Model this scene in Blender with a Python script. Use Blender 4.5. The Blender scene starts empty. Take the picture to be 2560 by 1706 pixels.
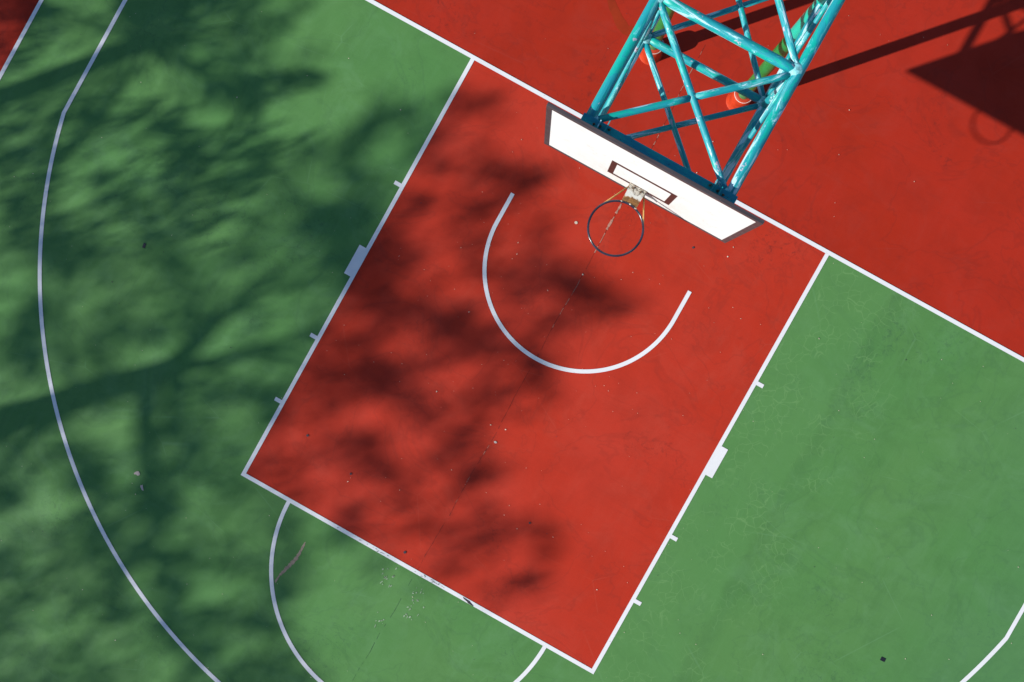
import bpy, bmesh, math, random
import numpy as np
from mathutils import Matrix, Vector, Quaternion
R = math.radians
rnd = random.Random(7)
sc = bpy.context.scene

# ------------------------------------------------------------------ camera
# X runs along the end line, +Y points away from the court, Z up; metres.
cd = bpy.data.cameras.new('camera')
cam = bpy.data.objects.new('camera', cd)
sc.collection.objects.link(cam)
cd.sensor_width = 36.0
cd.lens = 28.886
cd.clip_start = 0.05
cd.clip_end = 1500
RZ, RX, RY = 0.5082, -0.0031, 0.0248
cam.matrix_world = (Matrix.Translation((-0.1599, -2.6306, 9.9672)) @ Matrix.Rotation(RZ, 4, 'Z')
                    @ Matrix.Rotation(RX, 4, 'X') @ Matrix.Rotation(RY, 4, 'Y'))
sc.camera = cam

# ------------------------------------------------------------------ sky and sun
SUN_EL = R(31.1)
SX, SY = 1.111, 1.233            # shadow offset on the ground per metre of height
w = bpy.data.worlds.new('World')
sc.world = w
w.use_nodes = True
nt = w.node_tree
sky = nt.nodes.new('ShaderNodeTexSky')
sky.sky_type = 'NISHITA'
sky.sun_disc = False
sky.sun_elevation = SUN_EL
sky.sun_rotation = math.atan2(-SX, -SY)
sky.air_density = 1.0
sky.dust_density = 0.4
sky.ozone_density = 4.0
nt.nodes['Background'].inputs['Strength'].default_value = 0.088
nt.links.new(sky.outputs[0], nt.nodes['Background'].inputs[0])
sd = bpy.data.lights.new('sun', 'SUN')
sd.energy = 4.8
sd.angle = R(0.62)
sd.color = (1.0, 0.955, 0.89)
sun = bpy.data.objects.new('sun', sd)
sc.collection.objects.link(sun)
sun.location = (-20, -22, 18)
sun.rotation_euler = Vector((SX, SY, -1.0)).to_track_quat('-Z', 'Y').to_euler()
sc.view_settings.view_transform = 'Standard'
sc.view_settings.look = 'None'
sc.view_settings.exposure = 0.35
sc.view_settings.gamma = 1.0
sc.view_settings.use_curve_mapping = False

# ------------------------------------------------------------------ helpers
C = sc.collection


def tag(o, label=None, cat=None, group=None, kind=None):
    if label: o['label'] = label
    if cat: o['category'] = cat
    if group: o['group'] = group
    if kind: o['kind'] = kind
    return o


def mesh_obj(name, verts, faces, mats, parent=None, smooth=False, fmat=None):
    me = bpy.data.meshes.new(name)
    me.from_pydata([tuple(v) for v in verts], [], faces)
    for m in (mats if isinstance(mats, (list, tuple)) else [mats]):
        me.materials.append(m)
    if fmat is not None:
        me.polygons.foreach_set('material_index', fmat)
    if smooth:
        me.polygons.foreach_set('use_smooth', [True] * len(me.polygons))
    me.update()
    o = bpy.data.objects.new(name, me)
    C.objects.link(o)
    if parent: o.parent = parent
    return o


def bm_obj(name, bm, mats, parent=None, smooth=False):
    me = bpy.data.meshes.new(name)
    bm.normal_update()
    bm.to_mesh(me)
    bm.free()
    for m in (mats if isinstance(mats, (list, tuple)) else [mats]):
        me.materials.append(m)
    if smooth:
        me.polygons.foreach_set('use_smooth', [True] * len(me.polygons))
    o = bpy.data.objects.new(name, me)
    C.objects.link(o)
    if parent: o.parent = parent
    return o


def add_box(bm, lo, hi, bev=0.0, rot=None, at=None):
    lo, hi = Vector(lo), Vector(hi)
    c, s = (lo + hi) / 2, hi - lo
    r = bmesh.ops.create_cube(bm, size=1.0)
    vs = r['verts']
    bmesh.ops.scale(bm, vec=s, verts=vs)
    if bev:
        es = list({e for v in vs for e in v.link_edges})
        rb = bmesh.ops.bevel(bm, geom=es, offset=bev, segments=2, affect='EDGES', profile=0.6)
        vs = list({v for f in rb['faces'] for v in f.verts} | set(v for v in vs if v.is_valid))
    if rot is not None:
        bmesh.ops.rotate(bm, cent=(0, 0, 0), matrix=rot, verts=vs)
    bmesh.ops.translate(bm, vec=c if at is None else Vector(at), verts=vs)


def pipe(name, a, b, r, mat, parent, seg=20, r2=None, cap=True, label=None):
    """a straight tube from a to b, its own Z along its length"""
    a, b = Vector(a), Vector(b)
    L = (b - a).length
    r2 = r if r2 is None else r2
    vs, fs = [], []
    nring = max(2, int(L / 0.12))
    for i in range(nring + 1):
        t = i / nring
        rr = r + (r2 - r) * t
        for k in range(seg):
            an = 2 * math.pi * k / seg
            vs.append((rr * math.cos(an), rr * math.sin(an), L * t))
    for i in range(nring):
        for k in range(seg):
            k2 = (k + 1) % seg
            fs.append((i * seg + k, i * seg + k2, (i + 1) * seg + k2, (i + 1) * seg + k))
    o_n = len(fs)
    if cap:
        fs.append(tuple(range(seg))[::-1])
        fs.append(tuple(nring * seg + k for k in range(seg)))
    o = mesh_obj(name, vs, fs, mat, parent)
    o.data.polygons.foreach_set('use_smooth', [i < o_n for i in range(len(fs))])
    q = Vector((0, 0, 1)).rotation_difference(b - a)
    o.rotation_mode = 'QUATERNION'
    o.rotation_quaternion = q
    o.location = a - (parent.location if parent else Vector())
    if label: o['label'] = label
    return o


# ------------------------------------------------------------------ node helpers
class NT:
    def __init__(self, name):
        self.m = bpy.data.materials.new(name)
        self.m.use_nodes = True
        self.t = self.m.node_tree
        self.n = self.t.nodes
        self.p = self.n['Principled BSDF']

    def new(self, ty, **kw):
        x = self.n.new(ty)
        for k, v in kw.items(): setattr(x, k, v)
        return x

    def set(self, sock, v):
        if isinstance(v, bpy.types.NodeSocket): self.t.links.new(v, sock)
        else: sock.default_value = v

    def noise(self, vec, scale, detail=3.0, rough=0.55, dist=0.0):
        x = self.new('ShaderNodeTexNoise')
        self.set(x.inputs['Vector'], vec)
        x.inputs['Scale'].default_value = scale
        x.inputs['Detail'].default_value = detail
        x.inputs['Roughness'].default_value = rough
        x.inputs['Distortion'].default_value = dist
        return x.outputs['Fac']

    def math(self, op, a, b=0.0, clamp=False):
        x = self.new('ShaderNodeMath', operation=op, use_clamp=clamp)
        self.set(x.inputs[0], a); self.set(x.inputs[1], b)
        return x.outputs[0]

    def step(self, v, lo, hi, a=0.0, b=1.0):
        x = self.new('ShaderNodeMapRange', interpolation_type='SMOOTHSTEP')
        self.set(x.inputs[0], v)
        for i, q in enumerate((lo, hi, a, b)): self.set(x.inputs[1 + i], q)
        return x.outputs[0]

    def mix(self, f, a, b):
        x = self.new('ShaderNodeMix', data_type='RGBA')
        self.set(x.inputs[0], f)
        for i, c in ((6, a), (7, b)):
            self.set(x.inputs[i], c if isinstance(c, bpy.types.NodeSocket) else (*c, 1.0))
        return x.outputs[2]

    def mapv(self, vec, scale=(1, 1, 1), rot=(0, 0, 0), loc=(0, 0, 0)):
        x = self.new('ShaderNodeMapping')
        self.set(x.inputs[0], vec)
        x.inputs['Location'].default_value = loc
        x.inputs['Rotation'].default_value = rot
        x.inputs['Scale'].default_value = scale
        return x.outputs[0]

    def pos(self):
        return self.new('ShaderNodeNewGeometry').outputs['Position']

    def obj(self):
        """object coordinates shifted by a per-object random"""
        tc = self.new('ShaderNodeTexCoord').outputs['Object']
        oi = self.new('ShaderNodeObjectInfo').outputs['Random']
        k = self.math('MULTIPLY', oi, 40.0)
        cmb = self.new('ShaderNodeCombineXYZ')
        for i in range(3): self.set(cmb.inputs[i], k)
        a = self.new('ShaderNodeVectorMath', operation='ADD')
        self.set(a.inputs[0], tc); self.set(a.inputs[1], cmb.outputs[0])
        return a.outputs[0]

    def bump(self, h, strength=0.2, dist=0.01):
        x = self.new('ShaderNodeBump')
        x.inputs['Strength'].default_value = strength
        x.inputs['Distance'].default_value = dist
        self.set(x.inputs['Height'], h)
        self.set(self.p.inputs['Normal'], x.outputs[0])

    def out(self, col, rough=0.5, spec=0.5, metal=0.0):
        self.set(self.p.inputs['Base Color'], col if isinstance(col, bpy.types.NodeSocket) else (*col, 1.0))
        self.set(self.p.inputs['Roughness'], rough)
        self.set(self.p.inputs['Specular IOR Level'], spec)
        self.set(self.p.inputs['Metallic'], metal)
        return self.m


def sepx(T, v):
    s = T.new('ShaderNodeSeparateXYZ')
    T.set(s.inputs[0], v)
    return s.outputs


def court_paint(name, a, b, dark, pale, kind):
    T = NT(name)
    P = T.pos()
    big = T.noise(P, 0.55, 3, 0.6)
    mid = T.noise(P, 2.3, 5, 0.65, 0.6)
    col = T.mix(T.step(big, 0.3, 0.7), a, b)
    col = T.mix(T.math('MULTIPLY', T.step(mid, 0.40, 0.72), 0.45), col, tuple(c * 0.74 for c in a))
    cl = T.noise(T.mapv(P, (1, 1, 1), loc=(7, 3, 0)), 1.4, 6, 0.72, 1.2)
    col = T.mix(T.math('MULTIPLY', T.step(cl, 0.46, 0.72), 0.17), col, pale)
    ed = T.math('ABSOLUTE', T.math('SUBTRACT', T.noise(T.mapv(P, (1, 1, 1), loc=(1, 8, 0)), 0.9, 4, 0.6, 0.8), 0.5))
    col = T.mix(T.math('MULTIPLY', T.step(ed, 0.0, 0.02, 1.0, 0.0), 0.16), col, dark)
    # broom strokes, long and faint
    st = T.noise(T.mapv(P, (9, 0.7, 1), (0, 0, R(-28))), 1.6, 4, 0.6, 0.4)
    col = T.mix(T.math('MULTIPLY', T.step(st, 0.46, 0.72), 0.05), col, pale)
    st2 = T.noise(T.mapv(P, (0.8, 11, 1), (0, 0, R(12))), 1.7, 3, 0.6, 0.8)
    col = T.mix(T.math('MULTIPLY', T.step(st2, 0.52, 0.75), 0.10), col, dark)
    # smudges of dirt: patches made of fine speckle
    m1 = T.step(T.noise(P, 0.8, 2, 0.5, 0.3), 0.54, 0.70)
    m2 = T.step(T.noise(P, 16, 5, 0.75, 0.8), 0.52, 0.66)
    col = T.mix(T.math('MULTIPLY', T.math('MULTIPLY', m1, m2), 0.5), col, dark)
    fine = T.noise(P, 120, 3, 0.7)
    col = T.mix(T.step(fine, 0.35, 0.8, 0.0, 0.16), col, dark)
    fine2 = T.noise(T.mapv(P, (1, 1, 1), loc=(3, 9, 1)), 45, 4, 0.7)
    col = T.mix(T.step(fine2, 0.62, 0.78, 0.0, 0.22), col, pale)
    # hair scratches
    vor = T.new('ShaderNodeTexVoronoi', feature='DISTANCE_TO_EDGE')
    T.set(vor.inputs['Vector'], T.mapv(P, (0.5, 1.1, 1), (0, 0, 0.5)))
    vor.inputs['Scale'].default_value = 0.9
    scr = T.step(vor.outputs['Distance'], 0.0, 0.005, 1.0, 0.0)
    scr = T.math('MULTIPLY', scr, T.step(T.noise(P, 1.1, 3, 0.6), 0.50, 0.62))
    col = T.mix(T.math('MULTIPLY', scr, 0.22), col, pale)
    if kind == 'green':
        xs = sepx(T, P)
        # older, yellower coat beside the key, ending in a faint straight seam
        wob = T.math('MULTIPLY', T.math('SUBTRACT', T.noise(P, 1.3, 4, 0.7), 0.5), 0.22)
        s = T.math('ADD', xs[0], wob)
        old = T.math('MULTIPLY', T.step(s, 3.28, 3.36, 1.0, 0.0), T.step(xs[0], 2.0, 2.4))
        col = T.mix(T.math('MULTIPLY', old, 0.45), col, (0.092, 0.235, 0.070))
        seam = T.math('MULTIPLY', T.step(s, 3.30, 3.40, 0, 1), T.step(s, 3.42, 3.60, 1, 0))
        col = T.mix(T.math('MULTIPLY', seam, 0.13), col, dark)
        # craze lines in that older coat
        dn = T.new('ShaderNodeTexNoise'); T.set(dn.inputs['Vector'], P)
        dn.inputs['Scale'].default_value = 4.0; dn.inputs['Detail'].default_value = 4
        va = T.new('ShaderNodeVectorMath', operation='MULTIPLY_ADD')
        T.set(va.inputs[0], dn.outputs['Color']); va.inputs[1].default_value = (0.22, 0.22, 0); T.set(va.inputs[2], P)
        v2 = T.new('ShaderNodeTexVoronoi', feature='DISTANCE_TO_EDGE')
        T.set(v2.inputs['Vector'], va.outputs[0]); v2.inputs['Scale'].default_value = 8.5
        cz = T.step(v2.outputs['Distance'], 0.0, 0.045, 1.0, 0.0)
        cz = T.math('MULTIPLY', cz, T.step(T.noise(P, 2.0, 3, 0.6), 0.42, 0.60))
        reg = T.math('MULTIPLY', T.step(xs[0], 2.3, 2.6), T.step(xs[0], 3.5, 4.3, 1.0, 0.10))
        col = T.mix(T.math('MULTIPLY', T.math('MULTIPLY', cz, reg), 0.40), col, (0.17, 0.33, 0.12))
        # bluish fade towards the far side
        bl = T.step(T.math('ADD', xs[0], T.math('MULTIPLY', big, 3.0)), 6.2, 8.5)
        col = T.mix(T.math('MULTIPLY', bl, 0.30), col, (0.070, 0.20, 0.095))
    T.bump(T.noise(P, 260, 3, 0.7), 0.25, 0.002)
    return T.out(col, T.step(mid, 0.3, 0.7, 0.6, 0.8), 0.14)


M = {}
RED_A, RED_B = (0.400, 0.030, 0.0165), (0.345, 0.024, 0.011)
M['red_key'] = court_paint('red_key_paint', (0.475, 0.037, 0.018), (0.445, 0.028, 0.010), (0.15, 0.020, 0.014), (0.46, 0.075, 0.045), 'red')
M['red_run'] = court_paint('red_run_off_paint', (0.400, 0.024, 0.010), (0.360, 0.021, 0.006), (0.12, 0.016, 0.012), (0.37, 0.052, 0.036), 'red')
M['green'] = court_paint('green_court_paint', (0.080, 0.220, 0.060), (0.093, 0.226, 0.064), (0.045, 0.115, 0.05), (0.17, 0.34, 0.17), 'green')

T = NT('white_line_paint')
P = T.pos()
c = T.mix(T.step(T.noise(P, 3.0, 4, 0.6), 0.35, 0.7), (0.72, 0.72, 0.725), (0.76, 0.76, 0.76))
c = T.mix(T.step(T.noise(P, 60, 4, 0.7), 0.60, 0.75, 0, 0.35), c, (0.45, 0.47, 0.46))
m = T.math('MULTIPLY', T.step(T.noise(T.mapv(P, (1, 5, 1)), 9, 5, 0.75, 0.5), 0.64, 0.68), T.step(T.noise(P, 0.7, 2), 0.48, 0.6))
c = T.mix(T.math('MULTIPLY', m, 0.6), c, (0.28, 0.33, 0.30))
M['line'] = T.out(c, 0.6, 0.35)


def plain(name, col, rough=0.6, spec=0.4, var=0.25, scale=30, metal=0.0, bump=0.0):
    T = NT(name)
    v = T.obj()
    f = T.noise(v, scale, 5, 0.7)
    c = T.mix(T.step(f, 0.3, 0.72), tuple(x * (1 - var) for x in col), tuple(min(1, x * (1 + var)) for x in col))
    if bump: T.bump(f, bump, 0.004)
    return T.out(c, rough, spec, metal)


# peeling teal pipe paint: two teals, chips and rust, plus sun glare painted as pale patches
T = NT('peeling_teal_glare_paint')
V = T.obj()
n1 = T.noise(T.mapv(V, (16, 16, 3.2)), 1.0, 4, 0.6, 0.9)
n2 = T.noise(T.mapv(V, (13, 13, 2.4), loc=(5, 1, 8)), 1.0, 6, 0.6, 1.0)
n3 = T.noise(V, 36, 5, 0.7, 0.5)
n4 = T.noise(T.mapv(V, (1, 1, 0.6), loc=(9, 4, 2)), 11, 3, 0.55)
c = T.mix(T.step(n1, 0.46, 0.49), (0.001, 0.37, 0.31), (0.002, 0.28, 0.33))
c = T.mix(T.step(n2, 0.51, 0.522, 0, 0.75), c, (0.10, 0.50, 0.53))
c = T.mix(T.step(n2, 0.565, 0.575, 0, 0.95), c, (0.46, 0.70, 0.78))  # ragged sun glare on the tubes, set into the colour
chip = T.math('MULTIPLY', T.step(n4, 0.66, 0.68), T.step(n3, 0.40, 0.46))
c = T.mix(chip, c, (0.44, 0.42, 0.52))
rust = T.math('MULTIPLY', T.step(n4, 0.68, 0.70), T.step(n3, 0.54, 0.58))
c = T.mix(rust, c, (0.20, 0.12, 0.07))
c = T.mix(T.step(T.noise(V, 70, 4, 0.7), 0.68, 0.72, 0, 0.8), c, (0.03, 0.10, 0.12))
T.bump(T.math('ADD', T.math('MULTIPLY', T.step(n2, 0.53, 0.56), 1.0), T.math('MULTIPLY', n1, 2.0)), 0.6, 0.006)
M['teal'] = T.out(c, T.step(n1, 0.44, 0.50, 0.42, 0.58), 0.6)

T = NT('two_tone_post_paint')
V = T.obj()
z = sepx(T, T.new('ShaderNodeTexCoord').outputs['Object'])[2]
wob = T.math('MULTIPLY', T.noise(V, 14, 3), 0.05)
up = T.step(T.math('ADD', z, wob), 2.20, 2.205)
n3 = T.noise(V, 26, 5, 0.7, 0.6)
g = T.mix(T.step(T.noise(V, 5, 3), 0.4, 0.6), (0.001, 0.185, 0.038), (0.002, 0.225, 0.055))
low = T.step(z, 0.5, 0.75, 1, 0)
g = T.mix(T.math('MULTIPLY', low, 0.5), g, (0.03, 0.22, 0.09))
g = T.mix(T.step(n3, 0.70, 0.71), g, (0.62, 0.68, 0.60))
t = T.mix(T.step(n3, 0.68, 0.70), (0.002, 0.46, 0.34), (0.10, 0.45, 0.42))
band = T.math('MULTIPLY', T.step(T.math('ADD', z, wob), 2.15, 2.16), T.math('SUBTRACT', 1.0, up))
g = T.mix(T.math('MULTIPLY', band, T.step(n3, 0.60, 0.62)), g, (0.75, 0.78, 0.7))
T.bump(n3, 0.3, 0.004)
M['post'] = T.out(T.mix(up, g, t), 0.25, 0.5)

M['footing'] = plain('orange_red_footing_paint', (0.44, 0.04, 0.010), 0.45, 0.5, 0.2, 12, bump=0.2)
M['pale_edge'] = plain('off_white_edge', (0.75, 0.66, 0.6), 0.8, 0.2, 0.2, 60)
T = NT('charcoal_board_frame_paint')
V = T.obj()
f = T.noise(T.mapv(V, (3, 40, 40)), 1.0, 5, 0.7)
c = T.mix(T.step(f, 0.3, 0.7), (0.045, 0.036, 0.040), (0.080, 0.066, 0.070))
c = T.mix(T.step(T.noise(V, 90, 3, 0.7), 0.70, 0.74, 0, 0.7), c, (0.4, 0.38, 0.38))
T.bump(f, 0.2, 0.002)
M['charcoal'] = T.out(c, 0.42, 0.5)
M['target_line'] = plain('dark_brown_target_paint', (0.075, 0.026, 0.022), 0.5, 0.4, 0.15, 20)
T = NT('white_board_paint')
V = T.new('ShaderNodeTexCoord').outputs['Object']
f = T.noise(T.mapv(V, (2, 2, 6)), 2.2, 5, 0.65)
c = T.mix(T.step(f, 0.3, 0.7), (0.80, 0.795, 0.785), (0.83, 0.83, 0.83))
# yellow rain grime low in the middle where the rim plate rusts
xs = sepx(T, V)
gr = T.math('MULTIPLY', T.step(T.math('ABSOLUTE', xs[0]), 0.2, 0.75, 1, 0), T.step(xs[2], -0.45, 0.1, 1, 0.1))
gr = T.math('MULTIPLY', gr, T.step(T.noise(T.mapv(V, (9, 9, 1.6)), 1.5, 5, 0.7), 0.30, 0.75))
c = T.mix(T.math('MULTIPLY', gr, 0.42), c, (0.66, 0.58, 0.45))
c = T.mix(T.step(T.noise(V, 26, 4, 0.7), 0.68, 0.74, 0, 0.3), c, (0.5, 0.45, 0.38))
bm_ = T.math('MULTIPLY', T.step(T.noise(V, 5.5, 2, 0.5, 0.2), 0.54, 0.66), T.step(T.noise(V, 34, 5, 0.75), 0.42, 0.66))
c = T.mix(T.math('MULTIPLY', bm_, 0.34), c, (0.52, 0.49, 0.45))
M['board'] = T.out(c, 0.4, 0.45)
T = NT('dark_navy_rim_paint')
V = T.obj()
c = T.mix(T.step(T.noise(V, 9, 4), 0.4, 0.62), (0.015, 0.013, 0.024), (0.030, 0.024, 0.044))
c = T.mix(T.step(T.noise(V, 60, 4, 0.7), 0.66, 0.70, 0, 0.8), c, (0.25, 0.17, 0.13))
M['rim'] = T.out(c, 0.22, 0.6)
T = NT('rust_eaten_steel')
V = T.obj()
n = T.noise(V, 16, 6, 0.7, 0.6)
c = T.mix(T.step(n, 0.42, 0.52), (0.16, 0.075, 0.028), (0.42, 0.36, 0.28))
c = T.mix(T.step(T.noise(V, 40, 5, 0.75), 0.5, 0.56), c, (0.20, 0.16, 0.13))
c = T.mix(T.step(T.noise(V, 22, 3, 0.6, 1.0), 0.58, 0.62), c, (0.60, 0.58, 0.52))
T.bump(n, 0.4, 0.003)
M['rusty'] = T.out(c, 0.65, 0.4)
T = NT('bracket_plate_worn_paint')
V = T.new('ShaderNodeTexCoord').outputs['Object']
yy = sepx(T, V)[1]
n = T.noise(V, 14, 5, 0.7, 0.8)
q = T.math('ADD', yy, T.math('MULTIPLY', T.math('SUBTRACT', n, 0.5), 0.16))
c = T.mix(T.step(n, 0.35, 0.65), (0.10, 0.042, 0.012), (0.28, 0.13, 0.03))
c = T.mix(T.step(q, 0.285, 0.305), c, (0.50, 0.50, 0.46))
g2 = T.mix(T.step(T.noise(V, 45, 4, 0.75), 0.44, 0.52), (0.10, 0.08, 0.06), (0.42, 0.39, 0.33))
c = T.mix(T.step(q, 0.325, 0.340), c, g2)
T.bump(n, 0.4, 0.003)
M['bracket'] = T.out(c, 0.6, 0.4)
M['ochre'] = plain('ochre_strut_paint', (0.52, 0.30, 0.09), 0.5, 0.4, 0.3, 40)
M['bolt'] = plain('rusty_bolt_steel', (0.13, 0.085, 0.05), 0.6, 0.5, 0.4, 60, 0.3)
M['bark'] = plain('grey_brown_bark', (0.16, 0.12, 0.09), 0.85, 0.2, 0.35, 8, bump=0.6)
M['palm_bark'] = plain('ringed_palm_bark', (0.20, 0.17, 0.13), 0.85, 0.2, 0.35, 10, bump=0.6)
M['black'] = plain('black_rubber_plate', (0.012, 0.014, 0.02), 0.5, 0.5, 0.2, 40)
M['crack_pale'] = plain('pale_filler_in_joint', (0.42, 0.20, 0.14), 0.85, 0.2, 0.3, 30)
M['crack_dark'] = plain('dark_joint_line', (0.10, 0.02, 0.015), 0.85, 0.2, 0.3, 30)
M['crack_green'] = plain('dark_green_joint_line', (0.045, 0.11, 0.05), 0.85, 0.2, 0.3, 30)
M['chip_pale'] = plain('pale_concrete_chip', (0.52, 0.42, 0.37), 0.85, 0.2, 0.15, 50)
M['speck'] = plain('cream_speck', (0.62, 0.52, 0.40), 0.8, 0.2, 0.3, 8)
M['speck_dark'] = plain('dark_speck', (0.05, 0.04, 0.05), 0.8, 0.3, 0.3, 8)
M['speck_grey'] = plain('grey_green_wear', (0.16, 0.20, 0.17), 0.8, 0.2, 0.3, 40)
T = NT('rail_teal_paint')  # calmer, less mottled teal for the board rails
V = T.obj()
f = T.noise(T.mapv(V, (5, 18, 18)), 1.2, 5, 0.65, 0.6)
c = T.mix(T.step(f, 0.42, 0.55), (0.003, 0.36, 0.36), (0.004, 0.26, 0.34))
c = T.mix(T.step(T.noise(V, 34, 5, 0.75), 0.62, 0.66, 0, 0.8), c, (0.02, 0.05, 0.06))
M['rail'] = T.out(c, 0.5, 0.5)
M['weld'] = plain('pale_cyan_weld', (0.20, 0.52, 0.55), 0.5, 0.5, 0.5, 45, 0.0, 0.5)
M['graze'] = plain('pale_graze', (0.25, 0.34, 0.22), 0.8, 0.2, 0.3, 30)
M['scuff'] = plain('brown_scuff', (0.29, 0.23, 0.17), 0.8, 0.2, 0.25, 30)
M['wet'] = plain('damp_dark_red_stain', (0.30, 0.026, 0.002), 0.4, 0.5, 0.12, 4)
T = NT('broad_leaf')
T.out(T.mix(T.noise(T.pos(), 1.5), (0.035, 0.085, 0.02), (0.07, 0.13, 0.03)), 0.5, 0.4)
M['leaf'] = T.m
T = NT('palm_leaf')
T.out(T.mix(T.noise(T.pos(), 1.5), (0.04, 0.09, 0.025), (0.08, 0.12, 0.035)), 0.45, 0.4)
M['palm_leaf'] = T.m
T = NT('concrete_yard')
P = T.pos()
c = T.mix(T.step(T.noise(P, 0.4, 5, 0.6), 0.3, 0.7), (0.26, 0.25, 0.23), (0.33, 0.31, 0.28))
c = T.mix(T.step(T.noise(P, 30, 5, 0.7), 0.55, 0.75, 0, 0.5), c, (0.18, 0.17, 0.15))
M['yard'] = T.out(c, 0.85, 0.2)

# ------------------------------------------------------------------ ground and painted court
LX = 2.44          # centre of the lane lines
SLX = 7.45         # centre of the side lines
FT = -5.80         # centre of the free-throw line
HW = 0.0245        # half a line width
Z1, Z2 = 0.004, 0.008


def sheet(name, polys, z, mat, parent=None):
    vs, fs = [], []
    for p in polys:
        b = len(vs)
        vs += [(x, y, z) for x, y in p]
        fs.append(tuple(range(b, b + len(p))))
    o = mesh_obj(name, vs, fs, mat, parent)
    for poly in o.data.polygons:
        if poly.normal.z < 0: poly.flip()
    o.data.update()
    return o


def rect(x0, y0, x1, y1):
    return [(x0, y0), (x1, y0), (x1, y1), (x0, y1)]


tag(sheet('ground', [rect(-600, -600, 600, 600)], -0.05, M['yard']), 'plain concrete ground around the painted court', kind='structure')
slab = bmesh.new()
add_box(slab, (-11.2, -31.5, -0.12), (11.2, 7.5, 0.0))
tag(bm_obj('run_off_area', slab, M['red_run']), 'brick red painted run-off area behind the white end line', kind='structure')
L = LX
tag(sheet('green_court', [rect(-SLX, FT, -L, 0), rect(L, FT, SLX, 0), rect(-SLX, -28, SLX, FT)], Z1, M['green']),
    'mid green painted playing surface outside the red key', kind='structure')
tag(sheet('red_key', [rect(-L, FT, L, 0)], Z1, M['red_key']), 'red painted key rectangle under the hoop', kind='structure')
green = bpy.data.objects['green_court']; key = bpy.data.objects['red_key']; run = bpy.data.objects['run_off_area']


def arc(cx, cy, r, a0, a1, n=96, ry=None):
    ry = r if ry is None else ry
    out, inn = [], []
    for i in range(n + 1):
        a = a0 + (a1 - a0) * i / n
        ca, sa = math.cos(a), math.sin(a)
        out.append((cx + (r + HW) * ca, cy + (ry + HW) * sa))
        inn.append((cx + (r - HW) * ca, cy + (ry - HW) * sa))
    return [[out[i], out[i + 1], inn[i + 1], inn[i]] for i in range(n)]


LG = 'white painted court lines'


def line(name, polys, label, grp=LG):
    return tag(sheet(name, polys, Z2, M['line']), label, kind='structure')


line('end_line', [rect(-SLX - HW, -HW, SLX + HW, HW)], 'long white end line between the red run-off and the court')
for s, d in ((-1, 'the left, shaded'), (1, 'the right')):
    line('side_line', [rect(s * SLX - HW, -28, s * SLX + HW, -HW)], 'white side line on %s edge of the court' % d)
for s, d in ((-1, 'left lane line half in tree shade'), (1, 'right lane line in full sun')):
    line('lane_line', [rect(s * L - HW, FT - HW, s * L + HW, -HW)], 'white ' + d)
ftl = line('free_throw_line', [rect(-L + HW, FT - HW, L - HW, FT + HW)], 'white free-throw line with worn flakes')
# three-point line: straight legs then the long arc
A, B3, CY3, X3 = 6.68, 6.735, -1.61, 6.535
a_k = math.acos(X3 / A)
yk = CY3 - B3 * math.sin(a_k)
polys = arc(0, CY3, A, math.pi + a_k, 2 * math.pi - a_k, 200, B3)
polys.append([(-X3 - HW, -HW), (-X3 + HW, -HW), polys[0][3], polys[0][0]])
polys.append([(X3 - HW, -HW), (X3 + HW, -HW), polys[-2][1], polys[-2][2]])
line('three_point_line', polys, 'long white three-point line curving round the key')
a_s = math.asin(HW / 1.79)
line('free_throw_arc', arc(0, FT, 1.79, math.pi + a_s, 2 * math.pi - a_s), 'white half circle below the free-throw line')
polys = arc(0, -1.60, 1.222, math.pi, 2 * math.pi)
for s in (-1, 1):
    polys.append(rect(s * 1.222 - HW, -1.60, s * 1.222 + HW, -1.21))
line('no_charge_arc', polys, 'white U-shaped arc on the red key under the hoop')
for s, sd_ in ((-1, 'left, shaded'), (1, 'right, sunlit')):
    for y, nm in ((-1.785, 'nearest the end line'), (-3.905, 'just past the wide block'), (-4.80, 'nearest the free-throw line')):
        x0, x1 = s * (L + HW), s * (L + HW + 0.085)
        line('lane_mark', [rect(min(x0, x1), y - HW, max(x0, x1), y + HW)], 'short white tick on the %s lane line, %s' % (sd_, nm))
    x0, x1 = s * (L + HW), s * (L + HW + 0.088)
    line('neutral_block', [rect(min(x0, x1), -3.05, max(x0, x1), -2.655)], 'wide white block on the %s lane line' % sd_)


# ---- wear and marks
def blob(x, y, rx, ry, rot=0.0, n=10, jit=0.35, rg=rnd):
    p = []
    for i in range(n):
        a = 2 * math.pi * i / n
        k = 1 + rg.uniform(-jit, jit)
        u, v = rx * k * math.cos(a), ry * k * math.sin(a)
        p.append((x + u * math.cos(rot) - v * math.sin(rot), y + u * math.sin(rot) + v * math.cos(rot)))
    return p


Z3 = 0.0105
# centre construction joint: thin dark line with pale filler left in places
random.seed(3)
ys = np.arange(1.52, -7.35, -0.045)
wander, x = [], 0.0
for y in ys:
    x += rnd.uniform(-0.004, 0.004) - x * 0.05
    base = -0.06 + 0.05 * min(1, (1.52 - y) / 1.3) + (0.03 * max(0, (-2.0 - y) / 3.0) if y > -5 else 0.03 - (-5 - y) * 0.03)
    wander.append(base + x)


def strip(y0, y1, wf, dens, rg):
    out = []
    for i in range(len(ys) - 1):
        if not (y1 <= ys[i] <= y0) or rg.random() > dens: continue
        a, b = wf(ys[i]) * rg.uniform(0.4, 1.3), wf(ys[i + 1]) * rg.uniform(0.4, 1.3)
        out.append([(wander[i] - a, ys[i]), (wander[i] + a, ys[i]), (wander[i + 1] + b, ys[i + 1]), (wander[i + 1] - b, ys[i + 1])])
    return out


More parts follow.
